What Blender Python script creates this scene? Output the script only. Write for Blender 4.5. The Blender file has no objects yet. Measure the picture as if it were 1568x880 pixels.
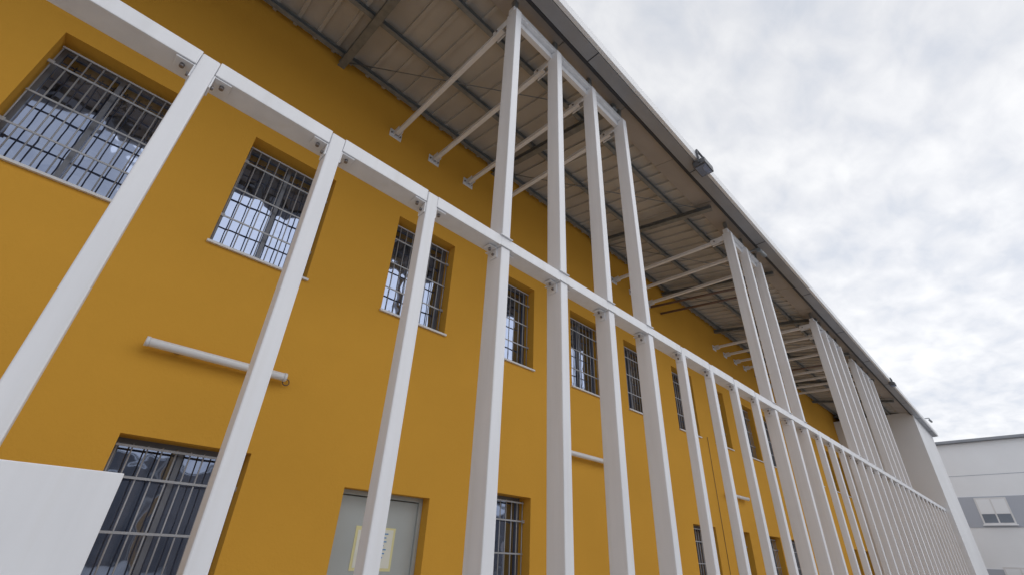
import bpy, bmesh, math, random
from mathutils import Vector, Matrix
random.seed(3)
S=bpy.context.scene
S.view_settings.view_transform='Standard'; S.view_settings.look='None'; S.view_settings.exposure=0
H=1.5
# ---------------------------------------------------------------- materials
def mat(name, col, rough=0.6, metal=0.0, var=0.08, vscale=2.0, bump=0.0, bscale=60, streak=False, spec=0.5, dirt=0.0):
    m=bpy.data.materials.new(name); m.use_nodes=True
    nt=m.node_tree; N=nt.nodes; L=nt.links
    b=N['Principled BSDF']
    b.inputs['Roughness'].default_value=rough; b.inputs['Metallic'].default_value=metal
    b.inputs['Specular IOR Level'].default_value=spec
    tc=N.new('ShaderNodeTexCoord')
    n=N.new('ShaderNodeTexNoise'); n.inputs['Scale'].default_value=vscale; n.inputs['Detail'].default_value=6
    mp=N.new('ShaderNodeMapping')
    if streak: mp.inputs['Scale'].default_value=(3,3,0.35)
    L.new(tc.outputs['Object'],mp.inputs[0]); L.new(mp.outputs[0],n.inputs['Vector'])
    r=N.new('ShaderNodeValToRGB')
    r.color_ramp.elements[0].position=0.3; r.color_ramp.elements[1].position=0.7
    r.color_ramp.elements[0].color=[c*(1-var) for c in col]+[1]
    r.color_ramp.elements[1].color=[min(1,c*(1+var)) for c in col]+[1]
    L.new(n.outputs['Fac'],r.inputs[0])
    src=r.outputs[0]
    if dirt>0:
        n3=N.new('ShaderNodeTexNoise'); n3.inputs['Scale'].default_value=2.2; n3.inputs['Detail'].default_value=5
        m3=N.new('ShaderNodeMapping'); m3.inputs['Scale'].default_value=(5,5,0.25)
        L.new(tc.outputs['Object'],m3.inputs[0]); L.new(m3.outputs[0],n3.inputs['Vector'])
        r3=N.new('ShaderNodeValToRGB'); r3.color_ramp.elements[0].position=.55; r3.color_ramp.elements[1].position=.8
        r3.color_ramp.elements[0].color=(1,1,1,1); k=1-dirt; r3.color_ramp.elements[1].color=(k,k*.985,k*.96,1)
        L.new(n3.outputs['Fac'],r3.inputs[0])
        mm=N.new('ShaderNodeMix'); mm.data_type='RGBA'; mm.blend_type='MULTIPLY'; mm.inputs[0].default_value=1
        L.new(src,mm.inputs[6]); L.new(r3.outputs[0],mm.inputs[7]); src=mm.outputs[2]
    L.new(src,b.inputs['Base Color'])
    if bump>0:
        n2=N.new('ShaderNodeTexNoise'); n2.inputs['Scale'].default_value=bscale; n2.inputs['Detail'].default_value=4
        L.new(tc.outputs['Object'],n2.inputs['Vector'])
        bp=N.new('ShaderNodeBump'); bp.inputs['Strength'].default_value=bump; bp.inputs['Distance'].default_value=0.01
        L.new(n2.outputs['Fac'],bp.inputs['Height']); L.new(bp.outputs[0],b.inputs['Normal'])
    return m
M={}
M['yellow']=mat('yellow_stucco',(0.70,0.365,0.050),0.9,var=0.04,vscale=0.6,bump=0.3,bscale=45,spec=0.2)
M['white']=mat('white_painted_steel',(0.79,0.80,0.84),0.4,var=0.04,vscale=3,bump=0.05,bscale=25,streak=True,dirt=0.06)
M['sill']=mat('white_sill',(0.75,0.75,0.77),0.5,var=0.05)
M['bar']=mat('grille_steel',(0.40,0.41,0.44),0.4,metal=0.2,var=0.08,vscale=6)
M['frame']=mat('window_frame_aluminium',(0.17,0.18,0.21),0.4,metal=0.3)
M['deck']=mat('deck_sheet',(0.49,0.475,0.46),0.55,var=0.10,vscale=1.6,bump=0.05,bscale=8,metal=0.1)
M['purlin']=mat('galvanised_steel',(0.23,0.245,0.26),0.5,metal=0.3,var=0.18,vscale=9)
M['dark']=mat('dark_rubber',(0.03,0.03,0.035),0.6)
M['darkbox']=mat('dark_grey_housing',(0.10,0.105,0.12),0.5)
M['gutter']=mat('gutter_metal',(0.30,0.31,0.34),0.4,metal=0.3,var=0.10,vscale=2)
M['trim']=mat('eave_trim',(0.78,0.79,0.82),0.45,var=0.04)
M['soffit']=mat('soffit_strip',(0.36,0.335,0.325),0.6,var=0.12,vscale=1.5)
M['brown']=mat('brown_pipe',(0.16,0.10,0.075),0.5,var=0.2,vscale=6)
M['door']=mat('grey_door',(0.42,0.45,0.45),0.5,var=0.04,vscale=2)
M['bolt']=mat('zinc_bolt',(0.26,0.24,0.24),0.4,metal=0.8,var=0.2)
M['render_white']=mat('white_render',(0.76,0.77,0.80),0.85,var=0.04,vscale=0.7,bump=0.15,bscale=40)
M['farwhite']=mat('far_white_cladding',(0.88,0.90,0.94),0.7,var=0.03,vscale=0.5)
M['fargrey']=mat('far_grey_cladding',(0.46,0.49,0.56),0.7,var=0.04,vscale=0.5)
M['fardark']=mat('far_window_pane',(0.20,0.23,0.28),0.25,var=0.1,vscale=0.8)
M['roofdark']=mat('roof_sheet',(0.30,0.32,0.36),0.5,metal=0.3)
M['asphalt']=mat('asphalt',(0.07,0.07,0.072),0.9,var=0.25,vscale=0.6,bump=0.4,bscale=60)
M['concrete']=mat('concrete_paving',(0.44,0.435,0.42),0.9,var=0.12,vscale=0.8,bump=0.3,bscale=40)
M['concwall']=mat('concrete_wall',(0.2,0.2,0.21),0.9,var=0.15,vscale=0.4)
M['paper']=mat('paper',(0.78,0.78,0.70),0.8,var=0.03)
M['yellowpaper']=mat('yellow_paper',(0.75,0.70,0.38),0.8,var=0.03)
M['blue']=mat('blue_ink',(0.1,0.3,0.6),0.7)
M['tube']=mat('opal_tube',(0.78,0.78,0.8),0.3,var=0.03)
def glass():
    m=bpy.data.materials.new('window_glass'); m.use_nodes=True
    nt=m.node_tree;N=nt.nodes;L=nt.links; N.remove(N['Principled BSDF'])
    o=N['Material Output']
    d=N.new('ShaderNodeBsdfDiffuse'); g=N.new('ShaderNodeBsdfGlossy')
    g.inputs['Roughness'].default_value=0.03; g.inputs['Color'].default_value=(0.62,0.73,1,1)
    tc=N.new('ShaderNodeTexCoord')
    mp=N.new('ShaderNodeMapping'); mp.inputs['Scale'].default_value=(9,1,0.6)
    n=N.new('ShaderNodeTexNoise'); n.inputs['Scale'].default_value=1.3
    L.new(tc.outputs['Object'],mp.inputs[0]); L.new(mp.outputs[0],n.inputs['Vector'])
    r=N.new('ShaderNodeValToRGB'); r.color_ramp.elements[0].position=.4; r.color_ramp.elements[1].position=.62
    r.color_ramp.elements[0].color=(.015,.017,.022,1); r.color_ramp.elements[1].color=(.08,.08,.09,1)
    L.new(n.outputs['Fac'],r.inputs[0]); L.new(r.outputs[0],d.inputs['Color'])
    n2=N.new('ShaderNodeTexNoise'); n2.inputs['Scale'].default_value=4.0; n2.inputs['Detail'].default_value=1
    L.new(tc.outputs['Object'],n2.inputs['Vector'])
    bp=N.new('ShaderNodeBump'); bp.inputs['Strength'].default_value=0.2; bp.inputs['Distance'].default_value=0.03
    L.new(n2.outputs['Fac'],bp.inputs['Height']); L.new(bp.outputs[0],g.inputs['Normal'])
    mx=N.new('ShaderNodeMixShader'); mx.inputs[0].default_value=0.42
    L.new(d.outputs[0],mx.inputs[1]); L.new(g.outputs[0],mx.inputs[2]); L.new(mx.outputs[0],o.inputs[0])
    return m
M['glass']=glass()
# ---------------------------------------------------------------- helpers
def empty(name,loc=(0,0,0)):
    e=bpy.data.objects.new(name,None); e.location=loc; S.collection.objects.link(e); return e
class B:
    def __init__(s): s.bm=bmesh.new()
    def box(s,x0,x1,y0,y1,z0,z1):
        v=[s.bm.verts.new(p) for p in [(x0,y0,z0),(x1,y0,z0),(x1,y1,z0),(x0,y1,z0),(x0,y0,z1),(x1,y0,z1),(x1,y1,z1),(x0,y1,z1)]]
        for f in [(0,3,2,1),(4,5,6,7),(0,1,5,4),(1,2,6,5),(2,3,7,6),(3,0,4,7)]: s.bm.faces.new([v[i] for i in f])
    def quad(s,*p): s.bm.faces.new([s.bm.verts.new(q) for q in p])
    def prism(s,prof,x0,x1):   # prof: (y,z) closed polygon, extruded along x
        a=[s.bm.verts.new((x0,p[0],p[1])) for p in prof]; b=[s.bm.verts.new((x1,p[0],p[1])) for p in prof]
        n=len(prof)
        for i in range(n): s.bm.faces.new([a[i],a[(i+1)%n],b[(i+1)%n],b[i]])
        s.bm.faces.new(a[::-1]); s.bm.faces.new(b)
    def beam(s,p,q,w,h):  # rectangular bar from p to q
        p=Vector(p);q=Vector(q);d=(q-p);l=d.length;d.normalize()
        up=Vector((0,0,1)) if abs(d.z)<.95 else Vector((1,0,0))
        sx=d.cross(up).normalized(); uy=sx.cross(d).normalized()
        v=[]
        for t in (p,q):
            for a,b in ((-1,-1),(1,-1),(1,1),(-1,1)): v.append(s.bm.verts.new(t+sx*a*w/2+uy*b*h/2))
        for f in [(0,1,2,3),(7,6,5,4),(0,4,5,1),(1,5,6,2),(2,6,7,3),(3,7,4,0)]: s.bm.faces.new([v[i] for i in f])
    def cyl(s,p,q,r,n=10):
        p=Vector(p);q=Vector(q);d=(q-p).normalized()
        up=Vector((0,0,1)) if abs(d.z)<.95 else Vector((1,0,0))
        sx=d.cross(up).normalized(); uy=sx.cross(d).normalized()
        a=[];b=[]
        for i in range(n):
            c=2*math.pi*i/n; o=sx*math.cos(c)*r+uy*math.sin(c)*r
            a.append(s.bm.verts.new(p+o)); b.append(s.bm.verts.new(q+o))
        for i in range(n): 
            f=s.bm.faces.new([a[i],a[(i+1)%n],b[(i+1)%n],b[i]]); f.smooth=True
        s.bm.faces.new(a[::-1]); s.bm.faces.new(b)
    def out(s,name,m,parent=None,bevel=0,seg=2):
        bmesh.ops.recalc_face_normals(s.bm,faces=s.bm.faces)
        me=bpy.data.meshes.new(name); s.bm.to_mesh(me); s.bm.free()
        me.materials.append(M[m]); o=bpy.data.objects.new(name,me); S.collection.objects.link(o)
        if parent: o.parent=parent
        if bevel:
            md=o.modifiers.new('bevel','BEVEL'); md.width=bevel; md.segments=seg; md.limit_method='ANGLE'
        return o
# ---------------------------------------------------------------- layout
YW=5.28; YP=2.4; PW=0.10; PD=0.18
XL=-9.0; XE=26.6; XR=31.5
SP=0.774
def px(n): return 2.16+SP*(n-4)
def U(y): return 7.70+0.173*(y-2.1)
UH,US=5.94,4.32; LH,LS=2.29,0.67
rights=[-4.5,-2.45,-0.38,1.49,3.61,5.55,7.70,9.62,11.78]
k=0
while rights[-1]<24.5:
    rights.append(rights[-1]+(1.94 if k%2==0 else 2.14)); k+=1
WW=1.08
wins=[]
for i,r in enumerate(rights):
    wins.append((r-WW,r,US,UH))
    if i in (4,6,7): continue
    wins.append((r-WW,r,LS,LH))
door=(2.54,3.70,0.0,2.10)
# ---------------------------------------------------------------- building
bld=empty('yellow_building')
b=B()
ops=wins+[door]
xs=sorted(set([XL,XR]+[o[0] for o in ops]+[o[1] for o in ops]))
zs=sorted(set([0,US,UH,LS,LH,2.10,U(YW)+0.15]))
for i in range(len(xs)-1):
    for j in range(len(zs)-1):
        cx=(xs[i]+xs[i+1])/2; cz=(zs[j]+zs[j+1])/2
        if any(o[0]<cx<o[1] and o[2]<cz<o[3] for o in ops): continue
        b.quad((xs[i],YW,zs[j]),(xs[i+1],YW,zs[j]),(xs[i+1],YW,zs[j+1]),(xs[i],YW,zs[j+1]))
bmesh.ops.remove_doubles(b.bm,verts=b.bm.verts,dist=1e-4)
RD=0.36
for o in ops:
    x0,x1,z0,z1=o
    b.quad((x0,YW,z0),(x0,YW+RD,z0),(x0,YW+RD,z1),(x0,YW,z1))
    b.quad((x1,YW,z0),(x1,YW,z1),(x1,YW+RD,z1),(x1,YW+RD,z0))
    b.quad((x0,YW,z1),(x0,YW+RD,z1),(x1,YW+RD,z1),(x1,YW,z1))
    b.quad((x0,YW,z0),(x1,YW,z0),(x1,YW+RD,z0),(x0,YW+RD,z0))
bmesh.ops.remove_doubles(b.bm,verts=b.bm.verts,dist=1e-4)
b.out('front_wall','yellow',bld)
b=B(); b.quad((XL,YW,0),(XL,18,0),(XL,18,8.2),(XL,YW,8.2)); b.quad((XR,YW,0),(XR,18,0),(XR,18,8.2),(XR,YW,8.2)); b.quad((XL,18,0),(XR,18,0),(XR,18,8.2),(XL,18,8.2))
b.out('back_walls','yellow',bld)
# windows
fr=B(); gl=B(); gr=B(); si=B()
for (x0,x1,z0,z1) in wins:
    yf=YW+0.24; t=0.05
    fr.box(x0,x1,yf,yf+.06,z1-t,z1); fr.box(x0,x1,yf,yf+.06,z0,z0+t)
    fr.box(x0,x0+t,yf,yf+.06,z0+t,z1-t); fr.box(x1-t,x1,yf,yf+.06,z0+t,z1-t)
    xm=(x0+x1)/2; fr.box(xm-.022,xm+.022,yf-.01,yf+.05,z0+t,z1-t)
    e1=random.uniform(-.006,.006); e2=random.uniform(-.006,.006)
    gl.quad((x0+t,yf+.03+e1,z0+t),(xm,yf+.03,z0+t),(xm,yf+.03+e2,z1-t),(x0+t,yf+.03+e1+e2,z1-t))
    gl.quad((xm,yf+.035+e2,z0+t),(x1-t,yf+.03,z0+t),(x1-t,yf+.03+e1,z1-t),(xm,yf+.035+e1+e2,z1-t))
    # grille
    yg=YW+0.15
    g0,g1=x0+.025,x1-.025; h=z1-z0
    if x0<18:
        nb=9
        for i in range(nb+1):
            x=g0+(g1-g0)*i/nb
            gr.cyl((x,yg,z0+.03),(x,yg,z1-.05),.0072,6)
        for f in (.045,.20,.46,.72,.97):
            gr.box(g0-.01,g1+.01,yg-.016,yg-.008,z1-h*f-.010,z1-h*f+.010)
        for f in (.20,.72):
            for xx in (x0,x1-.05): gr.box(xx,xx+.05,yg-.03,yg-.017,z1-h*f-.02,z1-h*f+.02)
    else:
        for i in range(8):
            x=g0+(g1-g0)*i/7
            gr.box(x-.007,x+.007,yg-.007,yg+.007,z0+.03,z1-.05)
        for f in (.05,.42,.97): gr.box(g0,g1,yg-.018,yg-.009,z1-h*f-.011,z1-h*f+.011)
    si.box(x0-.02,x1+.02,YW-.035,YW-.004,z0-.015,z0+.012)
    si.box(x0+.003,x1-.003,YW-.0035,yf-.003,z0+.003,z0+.012)
fr.out('window_frames','frame',bld); gl.out('window_glass','glass',bld); gr.out('window_grilles','bar',bld); si.out('window_sills','sill',bld)
# door
b=B(); x0,x1=door[0],door[1]; yd=YW+.17
b.box(x0+.05,x1-.05,yd,yd+.05,0.01,2.04)
b.out('door_leaf','door',bld,.004)
b=B(); b.box(x0,x0+.05,yd-.03,yd+.06,0,2.10); b.box(x1-.05,x1,yd-.03,yd+.06,0,2.10); b.box(x0+.05,x1-.05,yd-.03,yd+.06,2.05,2.10)
b.box(x0+.12,x0+.15,yd-.06,yd-.001,1.0,1.03); b.box(x0+.12,x0+.26,yd-.075,yd-.06,1.0,1.03)
b.out('door_frame','door',bld,.003)
b=B(); b.box(2.86,3.38,yd-.004,yd-.001,1.30,1.74); b.out('door_notice_backing','yellowpaper',bld)
b=B(); b.box(2.89,3.09,yd-.008,yd-.005,1.33,1.70); b.box(3.12,3.35,yd-.008,yd-.005,1.33,1.72); b.out('door_notices','paper',bld)
b=B()
for i in range(7): b.box(3.16,3.16+.07+.06*random.random(),yd-.011,yd-.009,1.67-i*.04,1.682-i*.04)
b.out('door_notice_print','blue',bld)
# end block
b=B(); b.box(XE,XR,2.25,YW-.003,0,U(2.25)+.02); b.out('white_end_block','render_white',bld,.01)
# thin cables on wall
b=B()
for x in (12.15,19.3):
    b.cyl((x,YW-.012,0),(x,YW-.012,4.4),.006,6)
b.out('wall_cables','brown',bld)
# roof deck (ribbed sheet)
b=B(); y0,y1=2.28,11.6; x=XL-.3
def dk(x,dz): return [(x,y0,U(y0)+dz),(x,y1,U(y1)+dz)]
pts=[]
while x<XR+.3:
    pts+= [(x,0),(x+.225,0),(x+.232,-.04),(x+.283,-.04),(x+.29,0)]; x+=.30
for i in range(len(pts)-1):
    p=dk(*pts[i]); q=dk(*pts[i+1])
    if pts[i+1][0]-pts[i][0]<1e-6: continue
    b.quad(p[0],q[0],q[1],p[1])
bmesh.ops.remove_doubles(b.bm,verts=b.bm.verts,dist=1e-4)
b.out('roof_deck','deck',bld)
b=B(); b.prism([(2.20,U(2.2)+.10),(11.6,U(11.6)+.10),(21,U(2.2)+.10),(21,U(2.2)+.16),(11.6,U(11.6)+.16),(2.20,U(2.2)+.16)],XL-.3,XR+.3)
b.out('roof_covering','roofdark',bld)
# purlins
b=B()
for y in (3.05,4.15,5.12):
    z=U(y)-.041
    b.box(XL,XR,y-.035,y+.035,z-.012,z-.002); b.box(XL,XR,y+.027,y+.035,z-.085,z-.012); b.box(XL,XR,y-.035,y+.027,z-.085,z-.077)
b.out('purlins','purlin',bld)
b=B()
for i in range(-3,10):
    xr=1.04+3.25*i
    def seg(w,za,zb):
        b.prism([(2.42,U(2.42)+za),(YW-.002,U(YW)+za),(YW-.002,U(YW)+zb),(2.42,U(2.42)+zb)],xr-w,xr+w)
    seg(.055,-.140,-.132); seg(.006,-.22,-.140); seg(.055,-.228,-.22)
b.out('rafters','purlin',bld)
b=B()
for i in range(0,7):
    xr=1.04+3.25*i
    b.cyl((xr,YW-.05,U(YW)-.14),(xr+3.25,2.6,U(2.6)-.14),.009,6)
b.out('bracing_rods','purlin',bld)
b=B()
for x,dx in ((10.0,.9),(10.5,.9),(16.9,.8)):
    b.cyl((x,YW-.02,7.35),(x+dx,2.75,7.5),.03,10)
b.out('brown_pipes','brown',bld)
# eave assembly
b=B(); b.box(XL,XR,2.285,2.330,7.595,7.745); b.out('eave_angle','dark',bld)
b=B()
x=XL
while x<XR:
    b.prism([(2.333,U(2.333)-.055),(2.72,U(2.72)-.055),(2.72,U(2.72)-.045),(2.333,U(2.333)-.045)],x,min(x+1.49,XR)); x+=1.5
b.out('soffit_strip','soffit',bld)
b=B(); b.prism([(2.09,7.60),(2.28,7.60),(2.28,7.76),(2.262,7.76),(2.262,7.615),(2.105,7.615),(2.105,7.75),(2.09,7.75)],XL-.3,XR+.3)
b.out('gutter','gutter',bld)
b=B(); b.prism([(2.030,7.605),(2.085,7.605),(2.085,7.78),(2.030,7.78)],XL-.3,XR+.3); b.out('eave_trim','trim',bld,.004)
b=B(); x=XL+.4
while x<XR:
    b.box(x,x+.012,2.0905,2.2795,7.594,7.5995); x+=3.0
b.out('gutter_joints','dark',bld)
# ---------------------------------------------------------------- steel frame
frm=empty('white_steel_facade_frame')
tall=set(list(range(4,8))+[12,13,14]+[19,20,21,22]+[24,25,26,27])
BZ0,BZ1=3.775,3.885
b=B(); t=B(); pl=B(); bo=B(); cl=B()
nmax=int((XE-2.16)/SP)+4
for n in range(-9,nmax+1):
    x=px(n)
    if n==0: continue
    T=n in tall
    hw=PW/2 if T else .045
    dd=PD if T else .10
    b.box(x-hw,x+hw,YP,YP+dd,0.012,BZ0-.004 if T else BZ1-.012)
    pl.box(x-.12,x+.12,YP-.05,YP+PD+.05,0.003,0.012)
    if T:
        t.box(x-PW/2+.003,x+PW/2-.003,YP+.003,YP+PD-.003,BZ1+.004,7.43)
        cl.box(x-PW/2-.02,x+PW/2+.02,YP-.012,YP+PD+.012,BZ0-.0035,BZ0+.0045)
        cl.box(x-PW/2-.02,x+PW/2+.02,YP-.012,YP+PD+.012,BZ1-.0045,BZ1+.0045)
    for s in (-1,1):
        xa=x+s*hw; ym=YP+dd/2
        xc0,xc1=sorted((xa+s*.0005,xa+s*.0095)); cl.box(xc0,xc1,ym-.04,ym+.04,BZ0-.10,BZ0-.0005 if not T else BZ0-.004)
        xd0,xd1=sorted((xa+s*.0100,xa+s*.095)); cl.box(xd0,xd1,ym-.04,ym+.04,BZ0-.013,BZ0-.0045)
        bo.cyl((xa+s*.055,ym,BZ0-.035),(xa+s*.055,ym,BZ0-.0135),.012,8)
        bo.cyl((xa+s*.010,ym,BZ0-.06),(xa+s*.024,ym,BZ0-.06),.012,8)
b.out('lower_posts','white',frm,.007,2); t.out('upper_posts','white',frm,.007,2)
pl.out('base_plates','white',frm); cl.out('cleats','white',frm,.002,1)
b=B()
def hwn(n): return .045 if n not in tall else .05
for n in range(-9,nmax+1):
    ts=(n in tall); te=((n+1) in tall)
    xa=px(n)+(hwn(n)+.002 if not ts else -.05)
    xb=px(n+1)-(hwn(n+1)+.002) if n<nmax else XE-.002
    if te: xb=px(n+1)-.05
    if n==0: xa=px(0)-.045-.002
    if n+1==0: xb=px(0)-.045-.002
    b.box(xa,xb,YP+.004,YP+PD-.012,BZ0+.001 if not(ts or te) else BZ0+.005,BZ1 if not (ts or te) else BZ1-.005)
    if not ts and n!=0: b.box(px(n)-.0465,px(n)+.0465,YP+.102,YP+PD-.0125,BZ0+.0015,BZ1-.0005)
b.out('middle_rail','white',frm,.004,2)
groups=[(4,7),(12,14),(19,22),(24,27)]
b=B()
for a,c in groups:
    b.box(px(a)-.05,px(c)+.05,YP+.05,YP+.15,7.433,7.53)
    b.box(px(a)+.05,px(c)-.05,YP+.10,YP+.165,7.33,7.428)
b.out('top_rails','white',frm,.005,2)
b=B(); p2=B()
for n in sorted(tall):
    x=px(n)
    b.beam((x,YP+PD+.10,7.33),(x,YW-.05,7.42),.065,.065)
    for s in (-1,1):
        p2.box(x+s*.041-.004,x+s*.041+.004,YP+PD-.002,YP+PD+.26,7.27,7.39)
        bo.cyl((x+s*.046,YP+PD+.18,7.33),(x+s*.060,YP+PD+.18,7.33),.014,8)
        p2.box(x+s*.041-.004,x+s*.041+.004,YW-.17,YW-.016,7.36,7.47)
    p2.box(x-.11,x+.11,YW-.015,YW-.002,7.33,7.49)
    for s in (-1,1): bo.cyl((x+s*.08,YW-.03,7.41),(x+s*.08,YW-.0155,7.41),.016,8)
b.out('top_struts','white',frm,.006,2); p2.out('strut_plates','white',frm,.002,1); bo.out('bolts','bolt',frm)
b=B()
for n in sorted(tall): b.box(px(n)-.03,px(n)+.03,YP+.06,YP+.12,7.532,U(2.46)-.06)
b.out('roof_stubs','purlin',frm)
# ---------------------------------------------------------------- tube lights
def tube(x0,x1,z,ring=False):
    e=empty('tube_wall_light',(x0,YW,z)); L=x1-x0
    b=B(); b.cyl((0,-.095,0),(L,-.095,0),.042,16); b.out('diffuser','tube',e,.004)
    b=B(); b.cyl((-.03,-.095,0),(-.0005,-.095,0),.046,16); b.cyl((L+.0005,-.095,0),(L+.03,-.095,0),.046,16); b.out('end_caps','white',e)
    b=B()
    for x in (L*.2,L*.8): b.box(x-.02,x+.02,-.06,-.002,-.02,.02)
    b.out('brackets','frame',e)
    if ring:
        b=B(); n=14
        for i in range(n):
            a=2*math.pi*i/n; c=2*math.pi*(i+1)/n
            b.cyl((L+.06+.035*math.cos(a),-.03,-.03+.035*math.sin(a)),(L+.06+.035*math.cos(c),-.03,-.03+.035*math.sin(c)),.006,6)
        b.out('cable_loop','brown',e)
tube(.31,1.54,3.08,True); tube(6.3,7.5,3.08); tube(12.6,13.8,3.08); tube(18.8,20.0,3.08); tube(-6,-4.8,3.08)
# ---------------------------------------------------------------- eave floodlights
def flood(x,s=1.0):
    e=empty('eave_floodlight',(x,2.03,7.60)); e.scale=(s,s,s)
    b=B(); b.box(-.17,.17,-.12,.10,-.14,-.02); b.box(-.15,.15,-.10,.08,-.019,.0); b.out('housing','darkbox',e,.012)
    b=B(); b.box(-.19,-.175,-.04,-.005,-.10,.20); b.box(.175,.19,-.04,-.005,-.10,.20); b.box(-.174,.174,-.04,-.005,.185,.20);b.out('bracket','darkbox',e)
    b=B(); b.box(-.14,.14,-.10,.08,-.149,-.141); b.out('lens','glass',e)
flood(6.35); flood(21.3,.8)
def cctv(x,y,z):
    e=empty('security_camera',(x,y,z))
    b=B(); b.cyl((-.15,0,0),(.12,-.03,-.03),.045,12); b.beam((-.02,0,.03),(-.02,.0,.12),.03,.03); b.beam((-.02,0,.12),(-.02,.2,.12),.03,.03); b.out('camera_body','purlin',e)
    b=B(); b.cyl((.121,-.0305,-.0305),(.13,-.031,-.031),.035,12); b.out('lens','dark',e)
cctv(9.5,2.25,7.42); cctv(29.5,1.95,7.9)
# ---------------------------------------------------------------- white board panel bottom-left
e=empty('white_hoarding_board',(0,2.3,0))
b=B(); b.box(-2.6,.2415,-.02,.012,.25,1.707); b.out('panel','white',e,.003)
b=B()
for x in (-2.3,-1.2,-.02): b.box(x-.025,x+.025,.0125,.05,0,1.68); b.box(x-.2,x+.2,.0125,.055,0.0,.03)
b.out('legs','frame',e)
# ---------------------------------------------------------------- distant building
e=empty('white_distant_building')
X=40.0; ya,yb=-26,14
b=B(); b.box(X,X+14,ya,yb,0,H+7.15); b.out('walls','farwhite',e)
b=B(); b.box(X-.25,X+14.2,ya-.2,yb+.2,H+7.16,H+7.32); b.out('roof_edge','roofdark',e,.02)
b=B(); b.box(X-.03,X-.002,ya+1,4.0,H+2.55,H+4.15); b.box(X-.03,X-.002,ya+1,4.0,H-1.1,H+.5);b.out('grey_bands','fargrey',e)
f=B(); g=B(); s=B()
y=2.17
while y>ya+3:
    for z0,z1 in ((H+2.7,H+4.08),(H-.75,H+.62)):
        f.box(X-.07,X-.032,y-1.37,y,z0,z1)
        for ua,ub in ((y-1.29,y-.72),(y-.65,y-.08)):
            g.quad((X-.074,ua,z0+.08),(X-.074,ub,z0+.08),(X-.074,ub,z1-.85),(X-.074,ua,z1-.85))
            s.box(X-.076,X-.071,ua,ub,z1-.84,z1-.08)
        s.box(X-.15,X-.071,y-1.42,y+.05,z0-.06,z0-.005)
    y-=2.55
f.out('window_frames','sill',e); g.out('window_glass','fardark',e); s.out('blinds','farwhite',e)
b=B(); b.box(X-.012,X-.001,ya,yb,H+5.3,H+5.33); b.out('cladding_joint','fargrey',e)
# made-up wall across the yard, added out of view to darken window reflections
e=empty('added_reflection_wall')
b=B()
for i in range(-10,12): b.box(i*6+.01,i*6+5.99,-30.25,-30,0,6.0)
b.out('panels','concwall',e,.02)
b=B()
for i in range(-10,13): b.box(i*6-.15,i*6+.15,-30.0+.003,-29.85,0,6.1)
b.box(-60.2,72.2,-30.3,-29.8,6.11,6.25); b.out('piers','concrete',e,.02)
# ground
b=B(); b.quad((-400,-400,0),(500,-400,0),(500,400,0),(-400,400,0)); b.out('ground','asphalt')
b=B(); b.box(-12,36,0.6,YW-.01,-.1,.0025); b.out('pavement','concrete')
bpy.data.objects['ground'].location.z=-0.12
b=B(); b.box(-12,36,0.45,.597,-.13,.003); b.out('kerb','concrete')
b=B(); b.quad((-30,-29,-.116),(60,-29,-.116),(60,-.5,-.116),(-30,-.5,-.116)); b.out('yard_paving','concrete')
# ---------------------------------------------------------------- world
w=bpy.data.worlds.new('World'); S.world=w; w.use_nodes=True
nt=w.node_tree;N=nt.nodes;L=nt.links
bg=N['Background']; out=N['World Output']
el=math.radians(42); az=math.radians(150)   # clockwise from +Y
sky=N.new('ShaderNodeTexSky'); sky.sky_type='NISHITA'; sky.sun_disc=False; sky.sun_elevation=el; sky.sun_rotation=az
L.new(sky.outputs[0],bg.inputs[0]); bg.inputs[1].default_value=0.1
tc=N.new('ShaderNodeTexCoord'); sp=N.new('ShaderNodeSeparateXYZ'); L.new(tc.outputs['Generated'],sp.inputs[0])
def mth(op,a,bv=None,c=None):
    m=N.new('ShaderNodeMath'); m.operation=op
    for i,v in enumerate((a,bv,c)):
        if v is None: continue
        if isinstance(v,(int,float)): m.inputs[i].default_value=v
        else: L.new(v,m.inputs[i])
    return m.outputs[0]
zc=mth('ADD',mth('MAXIMUM',sp.outputs[2],0.0),0.12)
cb=N.new('ShaderNodeCombineXYZ'); L.new(mth('DIVIDE',sp.outputs[0],zc),cb.inputs[0]); L.new(mth('DIVIDE',sp.outputs[1],zc),cb.inputs[1])
mp=N.new('ShaderNodeMapping'); mp.inputs['Rotation'].default_value=(0,0,.5); mp.inputs['Scale'].default_value=(1,1.5,1); L.new(cb.outputs[0],mp.inputs[0])
n1=N.new('ShaderNodeTexNoise'); n1.inputs['Scale'].default_value=7.5; n1.inputs['Detail'].default_value=7; n1.inputs['Roughness'].default_value=.52; n1.inputs['Distortion'].default_value=.25
n2=N.new('ShaderNodeTexNoise'); n2.inputs['Scale'].default_value=1.2; n2.inputs['Detail'].default_value=4
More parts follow.
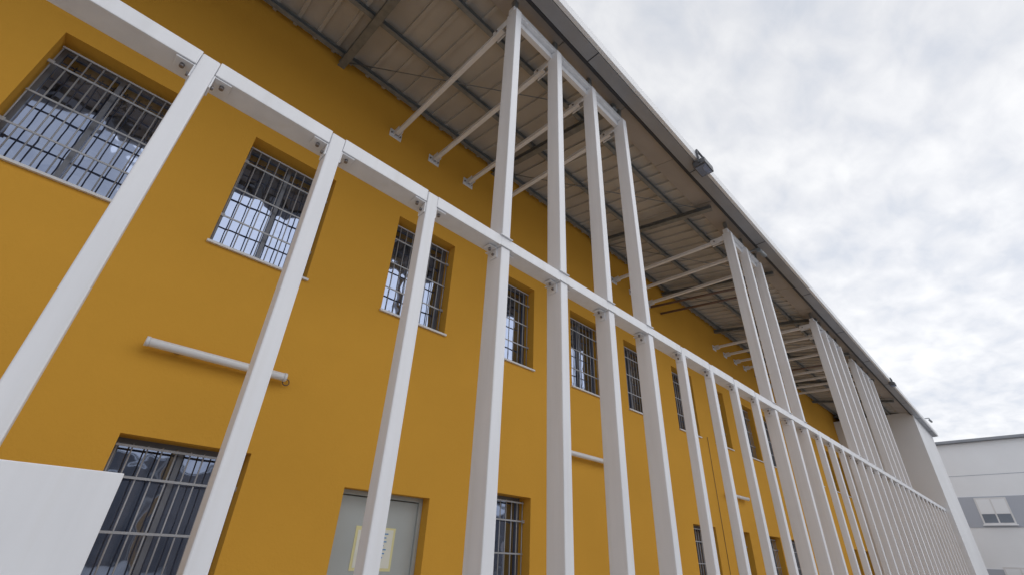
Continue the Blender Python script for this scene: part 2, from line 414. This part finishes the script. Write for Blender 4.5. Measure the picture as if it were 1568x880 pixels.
L.new(mp.outputs[0],n1.inputs['Vector']); L.new(mp.outputs[0],n2.inputs['Vector'])
fac=mth('ADD',mth('MULTIPLY',n1.outputs['Fac'],.52),mth('MULTIPLY',n2.outputs['Fac'],.52))
r=N.new('ShaderNodeValToRGB'); E=r.color_ramp.elements
E[0].position=.38; E[0].color=(.655,.69,.76,1); E[1].position=.65; E[1].color=(.92,.925,.94,1)
e3=E.new(.50); e3.color=(.775,.79,.83,1)
L.new(fac,r.inputs[0])
sd=Vector((math.cos(math.radians(16))*math.sin(math.radians(92)),math.cos(math.radians(16))*math.cos(math.radians(92)),math.sin(math.radians(16))))
vd=N.new('ShaderNodeVectorMath'); vd.operation='DOT_PRODUCT'; vd.inputs[1].default_value=sd; L.new(tc.outputs['Generated'],vd.inputs[0])
gw=mth('MULTIPLY',mth('POWER',mth('MAXIMUM',vd.outputs['Value'],0.0),7.0),0.18)
bg2=N.new('ShaderNodeBackground'); L.new(r.outputs[0],bg2.inputs[0]); L.new(mth('ADD',gw,1.0),bg2.inputs[1])
mx=N.new('ShaderNodeMixShader'); mx.inputs[0].default_value=.95
L.new(bg.outputs[0],mx.inputs[1]); L.new(bg2.outputs[0],mx.inputs[2]); L.new(mx.outputs[0],out.inputs[0])
sl=bpy.data.lights.new('Sun','SUN'); sl.energy=0.75; sl.angle=math.radians(60); sl.color=(1,.985,.965)
so=bpy.data.objects.new('Sun',sl); S.collection.objects.link(so)
d=Vector((math.cos(el)*math.sin(az),math.cos(el)*math.cos(az),math.sin(el)))
so.rotation_euler=d.to_track_quat('Z','Y').to_euler()
# ---------------------------------------------------------------- camera
c=bpy.data.cameras.new('Camera'); co=bpy.data.objects.new('Camera',c); S.collection.objects.link(co)
c.sensor_width=36; c.lens=16.16; c.clip_end=2000; c.clip_start=.05
R=Matrix(((.7123,-.3792,-.5906),(-.7007,-.3360,-.6293),(.0402,.8622,-.5050)))
co.matrix_world=Matrix.Translation((0,0,H)) @ R.to_4x4()
S.camera=co
